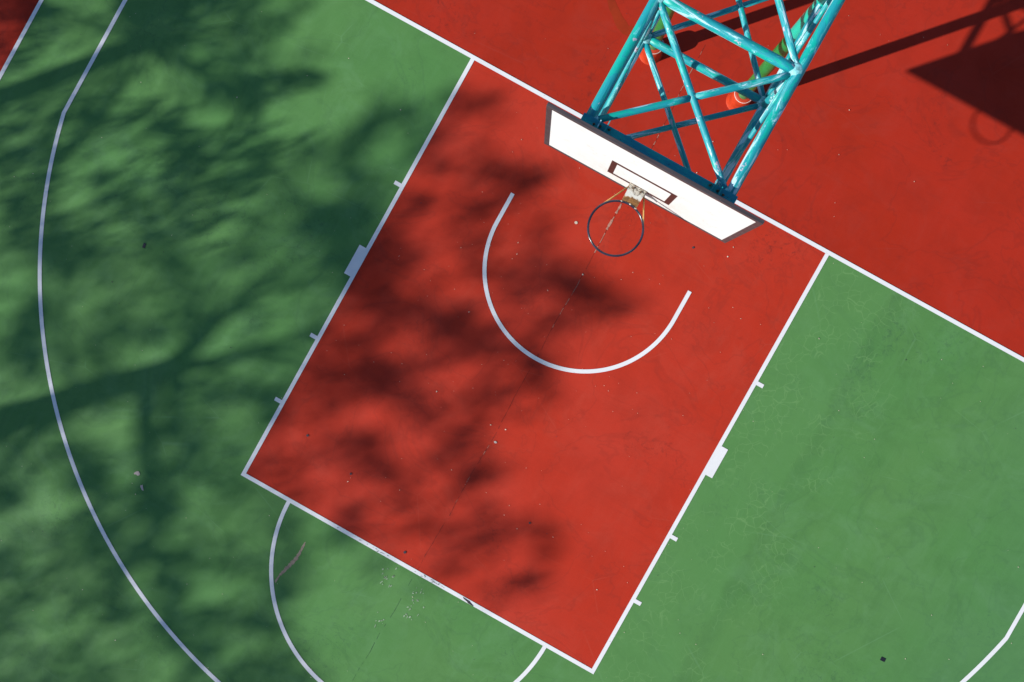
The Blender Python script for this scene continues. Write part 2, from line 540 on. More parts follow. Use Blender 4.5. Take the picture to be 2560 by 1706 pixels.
sheet('joint_crack', strip(1.5, 0.03, lambda y: 0.0022, 0.9, rnd), 0.0015, M['crack_dark'], run)
sheet('joint_filler', strip(1.45, 0.75, lambda y: 0.004, 0.35, rnd) + strip(0.42, 0.05, lambda y: 0.007, 0.75, rnd), 0.003, M['crack_pale'], run)
sheet('joint_crack', strip(-0.03, -5.74, lambda y: 0.002, 0.85, rnd), Z1 + 0.0015, M['crack_dark'], key)
sheet('joint_filler', strip(-0.03, -0.45, lambda y: 0.008, 0.8, rnd) + strip(-0.66, -0.80, lambda y: 0.013, 0.9, rnd)
      + strip(-0.86, -1.02, lambda y: 0.012, 1, rnd) + strip(-1.02, -1.35, lambda y: 0.005, 0.6, rnd)
      + strip(-1.7, -2.4, lambda y: 0.0035, 0.5, rnd) + strip(-3.9, -4.8, lambda y: 0.003, 0.3, rnd), Z1 + 0.003, M['crack_pale'], key)
sheet('joint_crack', strip(-5.86, -7.3, lambda y: 0.0025, 0.6, rnd), Z1 + 0.0015, M['crack_green'], green)

# specks of grit and dry leaf, uncountable
sp, sd2 = [], []
for i in range(520):
    x, y = rnd.uniform(-7.3, 7.0), rnd.uniform(-9.3, 3.6)
    r = min(0.012, 0.0026 + rnd.expovariate(1 / 0.0016))
    (sp if rnd.random() < 0.74 else sd2).append(blob(x, y, r, r * rnd.uniform(0.5, 1), rnd.uniform(0, 3), 6))
for i in range(110):     # more of them round the middle of the key
    x, y = rnd.gauss(0.0, 1.1), rnd.gauss(-2.4, 1.2)
    r = min(0.011, 0.0026 + rnd.expovariate(1 / 0.0016))
    sp.append(blob(x, y, r, r * rnd.uniform(0.3, 1), rnd.uniform(0, 3), 6))
tag(sheet('grit_specks', sp, 0.0112, M['speck']), 'scattered cream specks of grit on the court', kind='stuff')
tag(sheet('dirt_specks', sd2, 0.0116, M['speck_dark']), 'scattered dark specks of dirt on the court', kind='stuff')


def mark(name, polys, mat, parent, z=Z3, label=None):
    o = sheet(name, polys, z, mat, parent)
    if label: o['label'] = label
    return o


mark('paint_chip', [blob(-3.59, -6.43, 0.036, 0.028, 0.5, 12, 0.3)], M['chip_pale'], green, label='bare pale spot, larger of the pair')
mark('paint_chip', [blob(-3.45, -6.56, 0.038, 0.018, -0.9, 10, 0.3)], M['chip_pale'], green, label='bare pale spot, smaller of the pair')
mark('pale_spot', [blob(-0.38, -1.15, 0.02, 0.017, 0, 12, 0.12)], M['speck'], key)
mark('pale_spot', [blob(0.06, -3.95, 0.018, 0.014, 0, 10, 0.25)], M['chip_pale'], key)
for x, y, r in ((-0.25, -5.66, 0.017), (1.0, -0.73, 0.014), (-1.98, -5.0, 0.015), (-1.29, -5.15, 0.014), (0.9, -4.6, 0.013)):
    mark('dark_spot', [blob(x, y, r, r, 0, 12, 0.1)], M['speck_dark'], key)
# brown scuff inside the free-throw half circle
pp = []
for i in range(16):
    t = i / 15
    x, y = -1.37 - 0.07 * t, -6.19 - 0.55 * t
    x += 0.02 * math.sin(t * 5)
    pp.append(blob(x, y, 0.012 + 0.012 * math.sin(math.pi * min(1, t * 1.1)) * rnd.uniform(0.6, 1.3), 0.034, 0.0, 8, 0.35))
scf = []
for k, p in enumerate(pp): scf.append(p)
for k, p in enumerate(scf):
    mark('scuff_mark', [p], M['scuff'], green, z=Z3 - 0.0045 + 0.00012 * k)
# worn flakes on the free-throw line
fl = []
for cx, n, spread, r in ((-0.60, 9, 0.10, 0.008), (0.21, 8, 0.09, 0.009), (0.35, 4, 0.05, 0.006), (0.70, 4, 0.05, 0.008), (-1.1, 3, 0.03, 0.006), (0.0, 2, 0.03, 0.006)):
    for i in range(n):
        fl.append(blob(cx + rnd.gauss(0, spread), FT + rnd.uniform(-0.016, 0.012), r * rnd.uniform(0.6, 2.2), r * rnd.uniform(0.25, 0.6), rnd.uniform(-0.4, 0.4), 8))
mark('worn_flakes', fl, M['speck_grey'], ftl, z=0.0102)
mark('worn_flake', [[(0.63, -5.785), (0.72, -5.79), (0.79, -5.815), (0.80, -5.823), (0.73, -5.822), (0.70, -5.81), (0.65, -5.80)]], M['speck_dark'], ftl, z=0.0106)
# grazes below the free-throw line and in the key
gz = []
for cx, cy, n, s in ((-0.30, -5.98, 9, 0.05), (-0.27, -6.1, 6, 0.04), (0.15, -6.05, 14, 0.07), (0.16, -6.28, 8, 0.05), (-0.13, -6.55, 7, 0.05)):
    for i in range(n):
        gz.append(blob(cx + rnd.gauss(0, s), cy + rnd.gauss(0, s), rnd.uniform(0.003, 0.010), rnd.uniform(0.006, 0.022), rnd.uniform(-0.7, 0.2), 7))
mark('graze_marks', gz, M['graze'], green, z=Z3 - 0.003)['kind'] = 'stuff'
# damp stain behind the end line, beside the left post
cl = [(-1.42, 1.62, .05), (-1.38, 1.50, .055), (-1.33, 1.41, .06), (-1.26, 1.34, .06), (-1.19, 1.29, .065), (-1.13, 1.24, .07), (-1.06, 1.20, .075), (-0.99, 1.17, .08), (-0.91, 1.19, .085), (-0.84, 1.22, .07), (-0.76, 1.16, .05)]
lft, rgt = [], []
for i, (x, y, r) in enumerate(cl):
    a, b = cl[max(0, i - 1)], cl[min(len(cl) - 1, i + 1)]
    dx, dy = b[0] - a[0], b[1] - a[1]
    l = math.hypot(dx, dy)
    r *= rnd.uniform(0.75, 1.0)
    lft.append((x - dy / l * r, y + dx / l * r)); rgt.append((x + dy / l * r * .9, y - dx / l * r * .9))
polys = [[lft[i], lft[i + 1], rgt[i + 1], rgt[i]] for i in range(len(cl) - 1)]
mark('damp_stain', polys, M['wet'], run, z=0.0012)

# two small black plates lying on the green
for (x, y, sx, sy, rz, lb) in ((-4.87, -3.95, 0.033, 0.062, 0.12, 'small black plate on the shaded green left of the key'),
                               (5.39, -3.95, 0.056, 0.044, 0.05, 'small black plate on the sunlit green right of the key')):
    bm = bmesh.new()
    add_box(bm, (-sx / 2, -sy / 2, 0), (sx / 2, sy / 2, 0.006), 0.0012)
    o = bm_obj('floor_plate', bm, M['black'])
    o.location = (x, y, 0.0045)
    o.rotation_euler = (0, 0, rz)
    tag(o, lb, 'floor plate', 'small black plates on the court')

# ------------------------------------------------------------------ basketball stand
stand = bpy.data.objects.new('basketball_stand', None)
C.objects.link(stand)
stand.location = (0.01, 1.07, 0)
tag(stand, 'teal tubular basketball stand with white backboard over the red key', 'basketball hoop')


def sp_(name, a, b, r, mat='teal', **kw):
    return pipe(name, a, b, r, M[mat], stand, **kw)


XC = 0.60
ZU, ZL = 3.80, 2.93
YB, Y0, Y1, Y2 = -1.045, 0.06, 1.07, 2.10   # board, first node, posts, rear node
XO = 0.01
up = {s: XO + s * (XC - 0.005) for s in (-1, 1)}
lo = {s: XO + s * (XC - 0.012) for s in (-1, 1)}
for s in (-1, 1):
    sp_('upper_chord', (up[s], YB + 0.012, ZU), (up[s], Y2, ZU), 0.043, seg=24)
    sp_('lower_chord', (lo[s], YB + 0.012, ZL), (lo[s], Y2, ZL), 0.040, seg=24)
    sp_('post', (XO + s * XC, Y1, 0.0), (XO + s * XC, Y1, ZU - 0.03), 0.068, 'post', seg=28)
    sp_('upright', (lo[s], Y0, ZL), (up[s], Y0, ZU), 0.034)
    sp_('upright', (lo[s], Y2, ZL), (up[s], Y2, ZU), 0.034)
    sp_('side_brace', (lo[s] - s * 0.03, YB + 0.08, ZL + 0.02), (up[s] - s * 0.03, Y0 - 0.03, ZU - 0.02), 0.020)
    sp_('side_brace', (lo[s] - s * 0.015, Y0 + 0.05, ZL + 0.02), (up[s] - s * 0.02, Y2 - 0.9, ZU - 0.02), 0.021)
for y in (Y0, Y2):
    sp_('cross_bar', (up[-1], y, ZU + 0.005), (up[1], y, ZU + 0.005), 0.040, seg=24)
    sp_('cross_bar', (lo[-1], y + 0.02, ZL), (lo[1], y + 0.02, ZL), 0.035, seg=24)
sp_('cross_bar', (up[-1], Y1 + .14, ZU - 0.06), (up[1], Y1 + .14, ZU - 0.06), 0.034)


def xbrace(y0, y1, z, r, xi=0.035):
    """one tube runs through, the crossing one is two pieces welded to it"""
    xa, xb = XO - XC + xi, XO + XC - xi
    sp_('cross_brace', (xa, y1, z), (xb, y0, z), r)
    c = Vector(((xa + xb) / 2, (y0 + y1) / 2, z))
    for s, y in ((-1, y0), (1, y1)):
        e = Vector((xa if s < 0 else xb, y, z - 0.004))
        d = (c - e).normalized()
        sp_('cross_brace', e, c + Vector((0, 0, -0.004)) - d * r * 0.6, r)
    bm = bmesh.new()
    bmesh.ops.create_icosphere(bm, subdivisions=3, radius=1.0)
    for v in bm.verts:
        k = 1 + 0.10 * math.sin(v.co.x * 7 + z) * math.cos(v.co.y * 9)
        v.co = Vector((v.co.x * r * 1.35 * k, v.co.y * r * 1.35 * k, v.co.z * r * 0.98))
    o = bm_obj('weld_bead', bm, M['weld'], stand, True)
    o.location = c - stand.location


xbrace(YB + 0.06, Y0 - 0.03, ZU, 0.0275)
xbrace(YB + 0.06, Y0 - 0.01, ZL, 0.0255)
xbrace(Y0 + 0.03, Y2 - 0.85, ZU, 0.0275)
xbrace(Y0 + 0.03, Y2 - 0.80, ZL, 0.0255)
# lumpy weld collars where tubes meet the chords
for s in (-1, 1):
    for (x, y, z, r) in ((up[s] - s * .02, Y0 + .0, ZU + .004, .050), (lo[s] - s * .02, Y0 + .01, ZL + .004, .048), (up[s] - s * 0.03, YB + 0.06, ZU - 0.004, 0.043)):
        bm = bmesh.new()
        bmesh.ops.create_icosphere(bm, subdivisions=3, radius=1.0)
        for v in bm.verts:
            k = 1 + 0.08 * math.sin(v.co.x * 8 + s) * math.cos(v.co.y * 7 + z) + 0.05 * math.sin(v.co.z * 11)
            v.co = Vector((v.co.x * r * 1.15 * k, v.co.y * r * 1.3 * k, v.co.z * r * 0.95))
        o = bm_obj('weld_bead', bm, M['weld'], stand, True)
        o.location = Vector((x, y, z)) - stand.location

# footings: short painted concrete collars, pale ring on the top edge
for s in (-1, 1):
    bm = bmesh.new()
    prof = [(0.142, 0.0), (0.128, 0.02), (0.122, 0.12), (0.120, 0.24), (0.116, 0.285), (0.104, 0.300), (0.066, 0.304)]
    n = 48
    rings = [[bm.verts.new((r * math.cos(2 * math.pi * k / n), r * math.sin(2 * math.pi * k / n), z)) for k in range(n)] for r, z in prof]
    for a, b in zip(rings[:-1], rings[1:]):
        for k in range(n):
            bm.faces.new((a[k], a[(k + 1) % n], b[(k + 1) % n], b[k]))
    o = bm_obj('footing', bm, M['footing'], stand, True)
    o.location = (s * XC, 0, 0)
    bm = bmesh.new()
    tb = []
    for k in range(n):
        a = 2 * math.pi * k / n
        tb.append([bm.verts.new(((0.110 + 0.0035 * math.cos(q)) * math.cos(a), (0.110 + 0.0035 * math.cos(q)) * math.sin(a), 0.297 + 0.0035 * math.sin(q))) for q in (0, 1.57, 3.14, 4.71)])
    for k in range(n):
        for j in range(4):
            bm.faces.new((tb[k][j], tb[(k + 1) % n][j], tb[(k + 1) % n][(j + 1) % 4], tb[k][(j + 1) % 4]))
    q = bm_obj('edge_ring', bm, M['pale_edge'], o, True)

# back of the board: cross rails, hangers, bolts
BF = -1.090            # front face of the board
BT = 0.028             # board thickness
BZ0, BH = 2.780, 1.177
BZ1 = BZ0 + BH
for z in (ZU - 0.01, ZL - 0.01):
    bm = bmesh.new()
    add_box(bm, (XO - 0.650, BF + BT + 0.002, z - 0.03), (XO + 0.650, BF + BT + 0.088, z + 0.062), 0.006)
    o = bm_obj('board_rail', bm, M['rail'], stand)
    o.location = -stand.location
for s in (-1, 1):
    for dx in (0.07, 0.13):
        bm = bmesh.new()
        x = XO + s * (0.58 - dx)
        add_box(bm, (x - 0.004, BF + BT + 0.003, ZU + 0.053), (x + 0.004, BF + BT + 0.085 + (0.03 if dx > .1 else 0), ZU + 0.095), 0.001)
        o = bm_obj('hanger_plate', bm, M['teal'], stand)
        o.location = -stand.location
    for dx, dy, dz in ((0.095, 0.050, 0.058), (0.045, 0.042, 0.060), (0.165, 0.060, 0.058)):
        bm = bmesh.new()
        bmesh.ops.create_cone(bm, cap_ends=True, segments=6, radius1=0.0105, radius2=0.010, depth=0.012)
        bmesh.ops.create_cone(bm, cap_ends=True, segments=10, radius1=0.006, radius2=0.006, depth=0.04)
        o = bm_obj('bolt', bm, M['bolt'], stand)
        o.location = Vector((XO + s * (0.59 - dx), BF + BT + dy, ZU + dz)) - stand.location
        o.rotation_euler = (R(rnd.uniform(-25, 25)), R(rnd.uniform(-25, 25)), rnd.uniform(0, 1))

# backboard
bb = bpy.data.objects.new('backboard', None)
C.objects.link(bb); bb.parent = stand
bb.location = Vector((0.0005, BF, (BZ0 + BZ1) / 2)) - stand.location
h = BH / 2
EB = 0.046
bm = bmesh.new()
add_box(bm, (-0.9 + 0.004, 0.0, -h + 0.004), (0.9 - 0.004, BT - 0.003, h - 0.004))
bm_obj('panel', bm, M['board'], bb)


def bb_box(name, lo_, hi_, mat, bev=0.0015):
    bm = bmesh.new()
    add_box(bm, lo_, hi_, bev)
    return bm_obj(name, bm, M[mat], bb)


# frame: four charcoal strips wrapping the edge, mitre-less butt joints
bb_box('frame_strip', (-0.9, -0.004, h - 0.042), (0.9, BT, h), 'charcoal', 0.004)
bb_box('frame_strip', (-0.9, -0.004, -h), (0.9, BT, -h + 0.040), 'charcoal', 0.003)
for s in (-1, 1):
    a, b = sorted((s * 0.9, s * (0.9 - EB)))
    bb_box('frame_strip', (a, -0.004, -h + 0.0402), (b, BT, h - 0.0422), 'charcoal', 0.002)
zt0, zt1 = 3.009 - (BZ0 + BZ1) / 2, 3.443 - (BZ0 + BZ1) / 2
e = 0.05
vs = [(-.295, zt0), (.295, zt0), (.295, zt1), (-.295, zt1), (-.295 + e, zt0 + .045), (.295 - e, zt0 + .045), (.295 - e, zt1 - .047), (-.295 + e, zt1 - .047)]
mesh_obj('target_rectangle', [(x, -0.0015, z) for x, z in vs], [(0, 1, 5, 4), (1, 2, 6, 5), (2, 3, 7, 6), (3, 0, 4, 7)], M['target_line'], bb)

# rim
rim = bpy.data.objects.new('rim', None)
C.objects.link(rim); rim.parent = stand
RIMY, RIMZ = -1.484, 3.053
rim.location = Vector((0.0005, RIMY, RIMZ)) - stand.location


def torus(name, Rm, r, mat, parent, n=96, m=14):
    vs, fs = [], []
    for i in range(n):
        a = 2 * math.pi * i / n
        for j in range(m):
            q = 2 * math.pi * j / m
            vs.append(((Rm + r * math.cos(q)) * math.cos(a), (Rm + r * math.cos(q)) * math.sin(a), r * math.sin(q)))
    for i in range(n):
        for j in range(m):
            fs.append((i * m + j, ((i + 1) % n) * m + j, ((i + 1) % n) * m + (j + 1) % m, i * m + (j + 1) % m))
    return mesh_obj(name, vs, fs, mat, parent, True)


torus('ring', 0.2305, 0.0098, M['rim'], rim)
D = BF - RIMY          # rim centre to board front
bm = bmesh.new()        # top plate: slightly flared towards the board, bent down over the ring
zt = -0.004
th = 0.006
pl = [(-0.074, D - 0.006), (0.074, D - 0.006), (0.069, 0.235), (0.050, 0.222), (0.0, 0.226), (-0.050, 0.222), (-0.069, 0.235)]
top = [bm.verts.new((x, y, zt + th)) for x, y in pl]
bot = [bm.verts.new((x, y, zt)) for x, y in pl]
bm.faces.new(top); bm.faces.new(bot[::-1])
for i in range(len(pl)):
    j = (i + 1) % len(pl)
    bm.faces.new((top[i], bot[i], bot[j], top[j]))
bm_obj('bracket_plate', bm, M['bracket'], rim)
bm = bmesh.new()
add_box(bm, (-0.080, D - 0.011, -0.10), (0.080, D - 0.0045, 0.020), 0.002)
bm_obj('mounting_plate', bm, M['rusty'], rim)
for s in (-1, 1):
    bm = bmesh.new()
    add_box(bm, (s * 0.068 - 0.003, 0.245, -0.055), (s * 0.068 + 0.003, D - 0.010, zt), 0.001)
    bm_obj('side_web', bm, M['rusty'], rim)
    bm = bmesh.new()
    bmesh.ops.create_cone(bm, cap_ends=True, segments=6, radius1=0.010, radius2=0.010, depth=0.012)
    o = bm_obj('bolt', bm, M['bolt'], rim)
    o.location = (s * 0.035, D - 0.03, 0.006)
    q = pipe('strut', (s * 0.072, D - 0.012, -0.085), (s * 0.2225, 0.075, -0.009), 0.0062, M['ochre'], None, seg=10)
    q.parent = rim
# ring weld lugs
for i, a in enumerate((74, 88, 107)):
    bm = bmesh.new()
    bmesh.ops.create_icosphere(bm, subdivisions=2, radius=0.0105)
    bmesh.ops.scale(bm, vec=(1.6 - 0.3 * i, 0.7, 0.8), verts=bm.verts)
    o = bm_obj('weld_lug', bm, M['rusty'], rim, True)
    o.location = (0.2325 * math.cos(R(a)), 0.2325 * math.sin(R(a)), 0.004)

# ------------------------------------------------------------------ the trees whose shade falls on the court
# How thick the foliage is, seen along the sun's rays (0 open .. 9 closed). Grid laid on
# the court floor: origin, step along a row, step between rows, in metres.
GRID = [
    [18, 22, 17, 8, 1, 2, 2, 23, 30, 31, 36, 36, 36, 28, 21, 6, 0, 0, 0, 0, 0, 0, 0, 0, 0, 0, 0, 0, 0, 0, 0, 0, 0, 0, 0, 0, 0, 0],
    [0, 22, 15, 5, 0, 0, 29, 13, 18, 32, 36, 36, 36, 4, 0, 0, 0, 0, 0, 0, 0, 0, 0, 0, 0, 0, 0, 0, 0, 0, 0, 0, 0, 0, 0, 0, 0, 0],
    [17, 7, 14, 0, 0, 0, 0, 1, 19, 29, 21, 18, 7, 0, 0, 0, 0, 0, 0, 0, 0, 0, 0, 0, 0, 0, 0, 0, 0, 0, 0, 0, 0, 0, 0, 0, 0, 0],
    [29, 16, 1, 0, 0, 0, 0, 0, 24, 0, 0, 0, 0, 0, 0, 0, 0, 0, 18, 7, 0, 0, 0, 0, 0, 0, 0, 0, 0, 0, 0, 0, 0, 0, 0, 0, 0, 0],
    [9, 0, 0, 0, 0, 0, 0, 0, 0, 0, 0, 0, 0, 3, 21, 22, 23, 19, 22, 25, 0, 0, 0, 0, 0, 0, 0, 2, 0, 0, 0, 0, 0, 0, 0, 0, 0, 0],
    [0, 0, 0, 0, 1, 14, 0, 1, 5, 15, 9, 0, 0, 0, 11, 26, 28, 19, 5, 4, 0, 0, 10, 10, 1, 0, 12, 13, 15, 16, 3, 0, 0, 0, 0, 0, 0, 0],
    [14, 0, 0, 0, 23, 24, 11, 14, 23, 35, 28, 7, 8, 0, 0, 20, 7, 4, 0, 0, 0, 0, 8, 23, 17, 15, 11, 19, 19, 22, 3, 0, 0, 0, 0, 0, 0, 0],
    [22, 0, 0, 36, 36, 5, 18, 23, 4, 24, 30, 4, 1, 0, 23, 10, 0, 0, 0, 0, 8, 23, 19, 4, 9, 19, 13, 2, 0, 2, 0, 0, 0, 0, 0, 0, 0, 0],
    [17, 22, 36, 36, 11, 13, 17, 10, 0, 0, 24, 30, 14, 19, 22, 23, 32, 22, 25, 4, 18, 26, 12, 0, 0, 16, 11, 0, 13, 4, 0, 0, 0, 0, 0, 0, 0, 0],
    [36, 36, 36, 22, 7, 7, 8, 0, 0, 0, 33, 23, 20, 8, 21, 28, 21, 22, 13, 16, 13, 10, 3, 2, 8, 11, 13, 14, 14, 21, 15, 8, 5, 0, 0, 0, 0, 0],
    [13, 31, 36, 28, 1, 6, 34, 26, 18, 12, 34, 36, 25, 19, 28, 16, 22, 23, 8, 7, 20, 19, 26, 10, 1, 4, 5, 8, 12, 17, 22, 26, 17, 0, 0, 0, 0, 0],
    [17, 36, 36, 29, 8, 11, 21, 36, 34, 8, 24, 36, 36, 17, 20, 10, 8, 26, 3, 12, 22, 25, 9, 3, 18, 18, 15, 19, 15, 13, 15, 5, 0, 0, 0, 0, 0, 0],
    [18, 36, 36, 30, 11, 11, 3, 24, 23, 17, 20, 23, 22, 26, 15, 18, 16, 23, 19, 24, 31, 32, 25, 15, 15, 14, 4, 13, 11, 8, 7, 10, 17, 0, 0, 0, 0, 0],
    [18, 35, 36, 36, 36, 13, 8, 13, 22, 36, 18, 26, 17, 15, 14, 20, 19, 18, 28, 25, 36, 34, 24, 17, 1, 0, 9, 17, 17, 9, 13, 15, 17, 1, 0, 0, 0, 0],
    [23, 23, 36, 36, 36, 24, 20, 15, 15, 21, 8, 0, 8, 14, 12, 10, 10, 9, 13, 28, 36, 36, 24, 19, 12, 6, 0, 11, 11, 9, 8, 13, 17, 2, 0, 0, 0, 0],
    [3, 8, 13, 20, 19, 7, 17, 12, 7, 15, 23, 16, 5, 9, 12, 16, 4, 0, 19, 16, 36, 26, 19, 15, 14, 6, 3, 12, 17, 15, 8, 13, 21, 27, 21, 0, 0, 0],
    [0, 10, 8, 14, 9, 11, 18, 9, 8, 17, 18, 19, 13, 0, 10, 8, 4, 16, 10, 2, 28, 28, 22, 21, 16, 6, 8, 6, 14, 19, 18, 8, 15, 20, 28, 28, 4, 3],
    [5, 13, 27, 7, 7, 8, 12, 13, 16, 14, 12, 13, 11, 16, 10, 0, 0, 0, 14, 5, 14, 17, 22, 26, 21, 22, 17, 6, 5, 6, 12, 17, 6, 3, 16, 25, 28, 18],
    [8, 18, 36, 6, 2, 13, 16, 14, 14, 12, 17, 20, 8, 1, 6, 21, 7, 0, 9, 11, 0, 7, 16, 22, 17, 19, 21, 18, 17, 5, 7, 6, 13, 14, 18, 6, 0, 0],
    [12, 28, 30, 13, 11, 25, 17, 14, 20, 15, 8, 0, 0, 17, 6, 3, 3, 0, 20, 13, 13, 22, 15, 1, 0, 8, 19, 24, 17, 16, 15, 17, 17, 17, 7, 2, 0, 0],
    [20, 30, 35, 0, 4, 15, 13, 5, 7, 15, 16, 0, 0, 1, 0, 0, 0, 0, 9, 15, 17, 24, 26, 13, 7, 13, 19, 18, 14, 13, 13, 17, 22, 0, 0, 1, 2, 0],
    [12, 31, 36, 3, 0, 16, 25, 23, 0, 0, 0, 16, 21, 17, 7, 0, 0, 0, 6, 16, 16, 17, 22, 23, 19, 15, 6, 1, 5, 16, 10, 15, 25, 4, 0, 0, 0, 0],
    [9, 7, 5, 7, 5, 2, 19, 17, 16, 0, 0, 0, 15, 22, 16, 24, 19, 11, 13, 13, 12, 17, 17, 19, 15, 13, 6, 13, 20, 23, 10, 9, 19, 5, 0, 0, 0, 0],
    [3, 0, 0, 14, 22, 21, 17, 1, 11, 16, 0, 0, 18, 0, 0, 14, 36, 15, 0, 9, 0, 5, 9, 17, 17, 21, 13, 7, 13, 13, 9, 10, 11, 1, 0, 0, 0, 0],
    [14, 14, 17, 24, 11, 12, 5, 1, 12, 23, 10, 17, 20, 2, 0, 11, 22, 11, 0, 10, 11, 0, 23, 3, 0, 9, 12, 17, 15, 11, 0, 0, 0, 0, 0, 0, 0, 0],
    [29, 10, 5, 9, 18, 5, 1, 0, 12, 28, 8, 12, 17, 14, 8, 16, 11, 1, 9, 13, 8, 22, 26, 6, 0, 15, 15, 13, 14, 9, 0, 0, 0, 0, 0, 0, 0, 0],
    [6, 8, 17, 17, 18, 23, 10, 0, 5, 30, 12, 5, 18, 19, 8, 3, 13, 7, 10, 15, 13, 19, 27, 14, 3, 16, 14, 13, 16, 13, 0, 0, 0, 0, 0, 0, 0, 0],
    [5, 17, 17, 11, 25, 17, 30, 10, 7, 25, 17, 1, 5, 13, 10, 11, 13, 19, 0, 0, 10, 10, 13, 28, 21, 0, 10, 16, 26, 17, 0, 0, 0, 0, 0, 0, 0, 0],
    [33, 9, 6, 10, 16, 21, 24, 19, 17, 20, 16, 9, 1, 16, 18, 15, 7, 10, 6, 0, 5, 0, 0, 12, 21, 7, 10, 7, 9, 6, 1, 0, 0, 0, 0, 0, 0, 0],
    [18, 10, 5, 8, 9, 22, 22, 4, 19, 19, 21, 16, 0, 10, 0, 0, 4, 10, 2, 10, 12, 21, 17, 8, 12, 15, 2, 12, 11, 15, 2, 2, 3, 2, 0, 0, 0, 0],
    [8, 10, 2, 3, 15, 24, 16, 8, 17, 29, 12, 11, 12, 4, 7, 9, 19, 21, 3, 2, 19, 15, 4, 0, 15, 15, 17, 14, 15, 17, 6, 12, 27, 4, 0, 0, 0, 0],
    [11, 8, 9, 12, 19, 17, 20, 23, 18, 14, 8, 13, 21, 18, 10, 9, 23, 19, 14, 0, 21, 12, 5, 6, 2, 0, 17, 14, 6, 5, 3, 0, 16, 2, 0, 0, 0, 0],
    [20, 11, 11, 21, 14, 9, 16, 25, 18, 23, 10, 16, 14, 10, 18, 14, 12, 19, 10, 0, 0, 1, 13, 0, 0, 3, 12, 12, 14, 11, 2, 1, 8, 1, 0, 0, 0, 0],
    [20, 10, 4, 13, 12, 7, 14, 25, 0, 12, 26, 7, 1, 7, 11, 13, 17, 24, 9, 2, 0, 0, 0, 0, 0, 1, 8, 7, 5, 10, 19, 22, 21, 0, 0, 0, 0, 0],
    [12, 21, 17, 13, 12, 10, 24, 17, 6, 11, 17, 15, 1, 6, 11, 15, 14, 22, 5, 2, 0, 0, 0, 0, 2, 11, 4, 0, 4, 15, 14, 0, 0, 0, 0, 0, 0, 0],
    [14, 15, 23, 12, 7, 4, 22, 18, 20, 15, 16, 18, 18, 15, 14, 15, 16, 11, 0, 0, 0, 0, 0, 0, 0, 1, 0, 2, 0, 0, 0, 0, 0, 0, 0, 0, 0, 0],
    [20, 14, 9, 7, 9, 6, 11, 27, 10, 24, 23, 8, 16, 26, 15, 13, 36, 3, 0, 2, 0, 0, 0, 0, 0, 0, 0, 0, 0, 3, 0, 0, 0, 0, 0, 0, 0, 0],
    [16, 14, 6, 11, 21, 13, 6, 7, 11, 11, 22, 13, 17, 18, 7, 12, 12, 13, 3, 0, 0, 0, 0, 0, 0, 0, 0, 0, 0, 0, 0, 0, 0, 0, 0, 0, 0, 0],
    [12, 16, 17, 9, 16, 12, 10, 13, 9, 2, 10, 21, 16, 15, 16, 13, 12, 33, 9, 0, 0, 0, 0, 0, 0, 0, 0, 0, 0, 0, 0, 0, 0, 0, 0, 0, 0, 0],
    [10, 21, 12, 16, 13, 19, 17, 13, 11, 5, 11, 11, 16, 19, 18, 17, 15, 16, 25, 1, 0, 0, 0, 0, 0, 0, 0, 0, 0, 0, 0, 0, 0, 0, 0, 0, 0, 0],
]
NR, NC = len(GRID), 38
G = np.array(GRID, float)
G /= 22.5
O2 = np.array((-7.91, -2.18)); AU = np.array((10.91, 5.93)) / 2353 * 39.2; AV = np.array((4.08, -7.35)) / 1568 * 39.2
rs = np.random.RandomState(5)


def dens(u, v):
    """bilinear look-up, grid units; fades to an average crown beyond the mapped part"""
    uu, vv = np.clip(u - 0.5, 0, NC - 1.001), np.clip(v - 0.5, 0, NR - 1.001)
    i, j = vv.astype(int), uu.astype(int)
    fy, fx = vv - i, uu - j
    a = G[i, j] * (1 - fx) * (1 - fy) + G[i, j + 1] * fx * (1 - fy) + G[i + 1, j] * (1 - fx) * fy + G[i + 1, j + 1] * fx * fy
    return a


def ground_pt(u, v):
    return O2[None, :] + u[:, None] * AU + v[:, None] * AV


def lift(xy, z):
    """the point at height z whose shadow falls on xy"""
    return np.column_stack((xy[:, 0] - SX * z, xy[:, 1] - SY * z, z))


def leaf_mesh(name, pts, dirs, ln, wd, mat, parent, fold=0.3):
    """each leaf: a folded lozenge of four triangles"""
    n = len(pts)
    rnd_v = rs.normal(size=(n, 3))
    side = np.cross(dirs, rnd_v); side /= np.linalg.norm(side, axis=1)[:, None]
    nrm = np.cross(dirs, side)
    a = pts - dirs * ln[:, None] / 2
    b = pts + dirs * ln[:, None] / 2
    m = pts - dirs * ln[:, None] * 0.08
    l = m + side * wd[:, None] / 2 + nrm * wd[:, None] * fold * 0.5
    r = m - side * wd[:, None] / 2 + nrm * wd[:, None] * fold * 0.5
    vs = np.stack((a, l, b, r), 1).reshape(-1, 3)
    me = bpy.data.meshes.new(name)
    me.vertices.add(len(vs)); me.vertices.foreach_set('co', vs.ravel())
    idx = (np.arange(n)[:, None] * 4 + np.array((0, 2, 1, 0, 3, 2))).ravel()
    me.loops.add(len(idx)); me.loops.foreach_set('vertex_index', idx)
    me.polygons.add(n * 2)
    me.polygons.foreach_set('loop_start', np.arange(n * 2) * 3)
    me.polygons.foreach_set('loop_total', np.full(n * 2, 3))
    me.materials.append(mat)
    me.update(calc_edges=True)
    o = bpy.data.objects.new(name, me)
    C.objects.link(o); o.parent = parent
    return o


def limb_tube(pts, rad, seg=10):
    """bmesh tube through a list of 3-D points"""
    bm = bmesh.new()
    add_limb(bm, pts, rad, seg)
    return bm


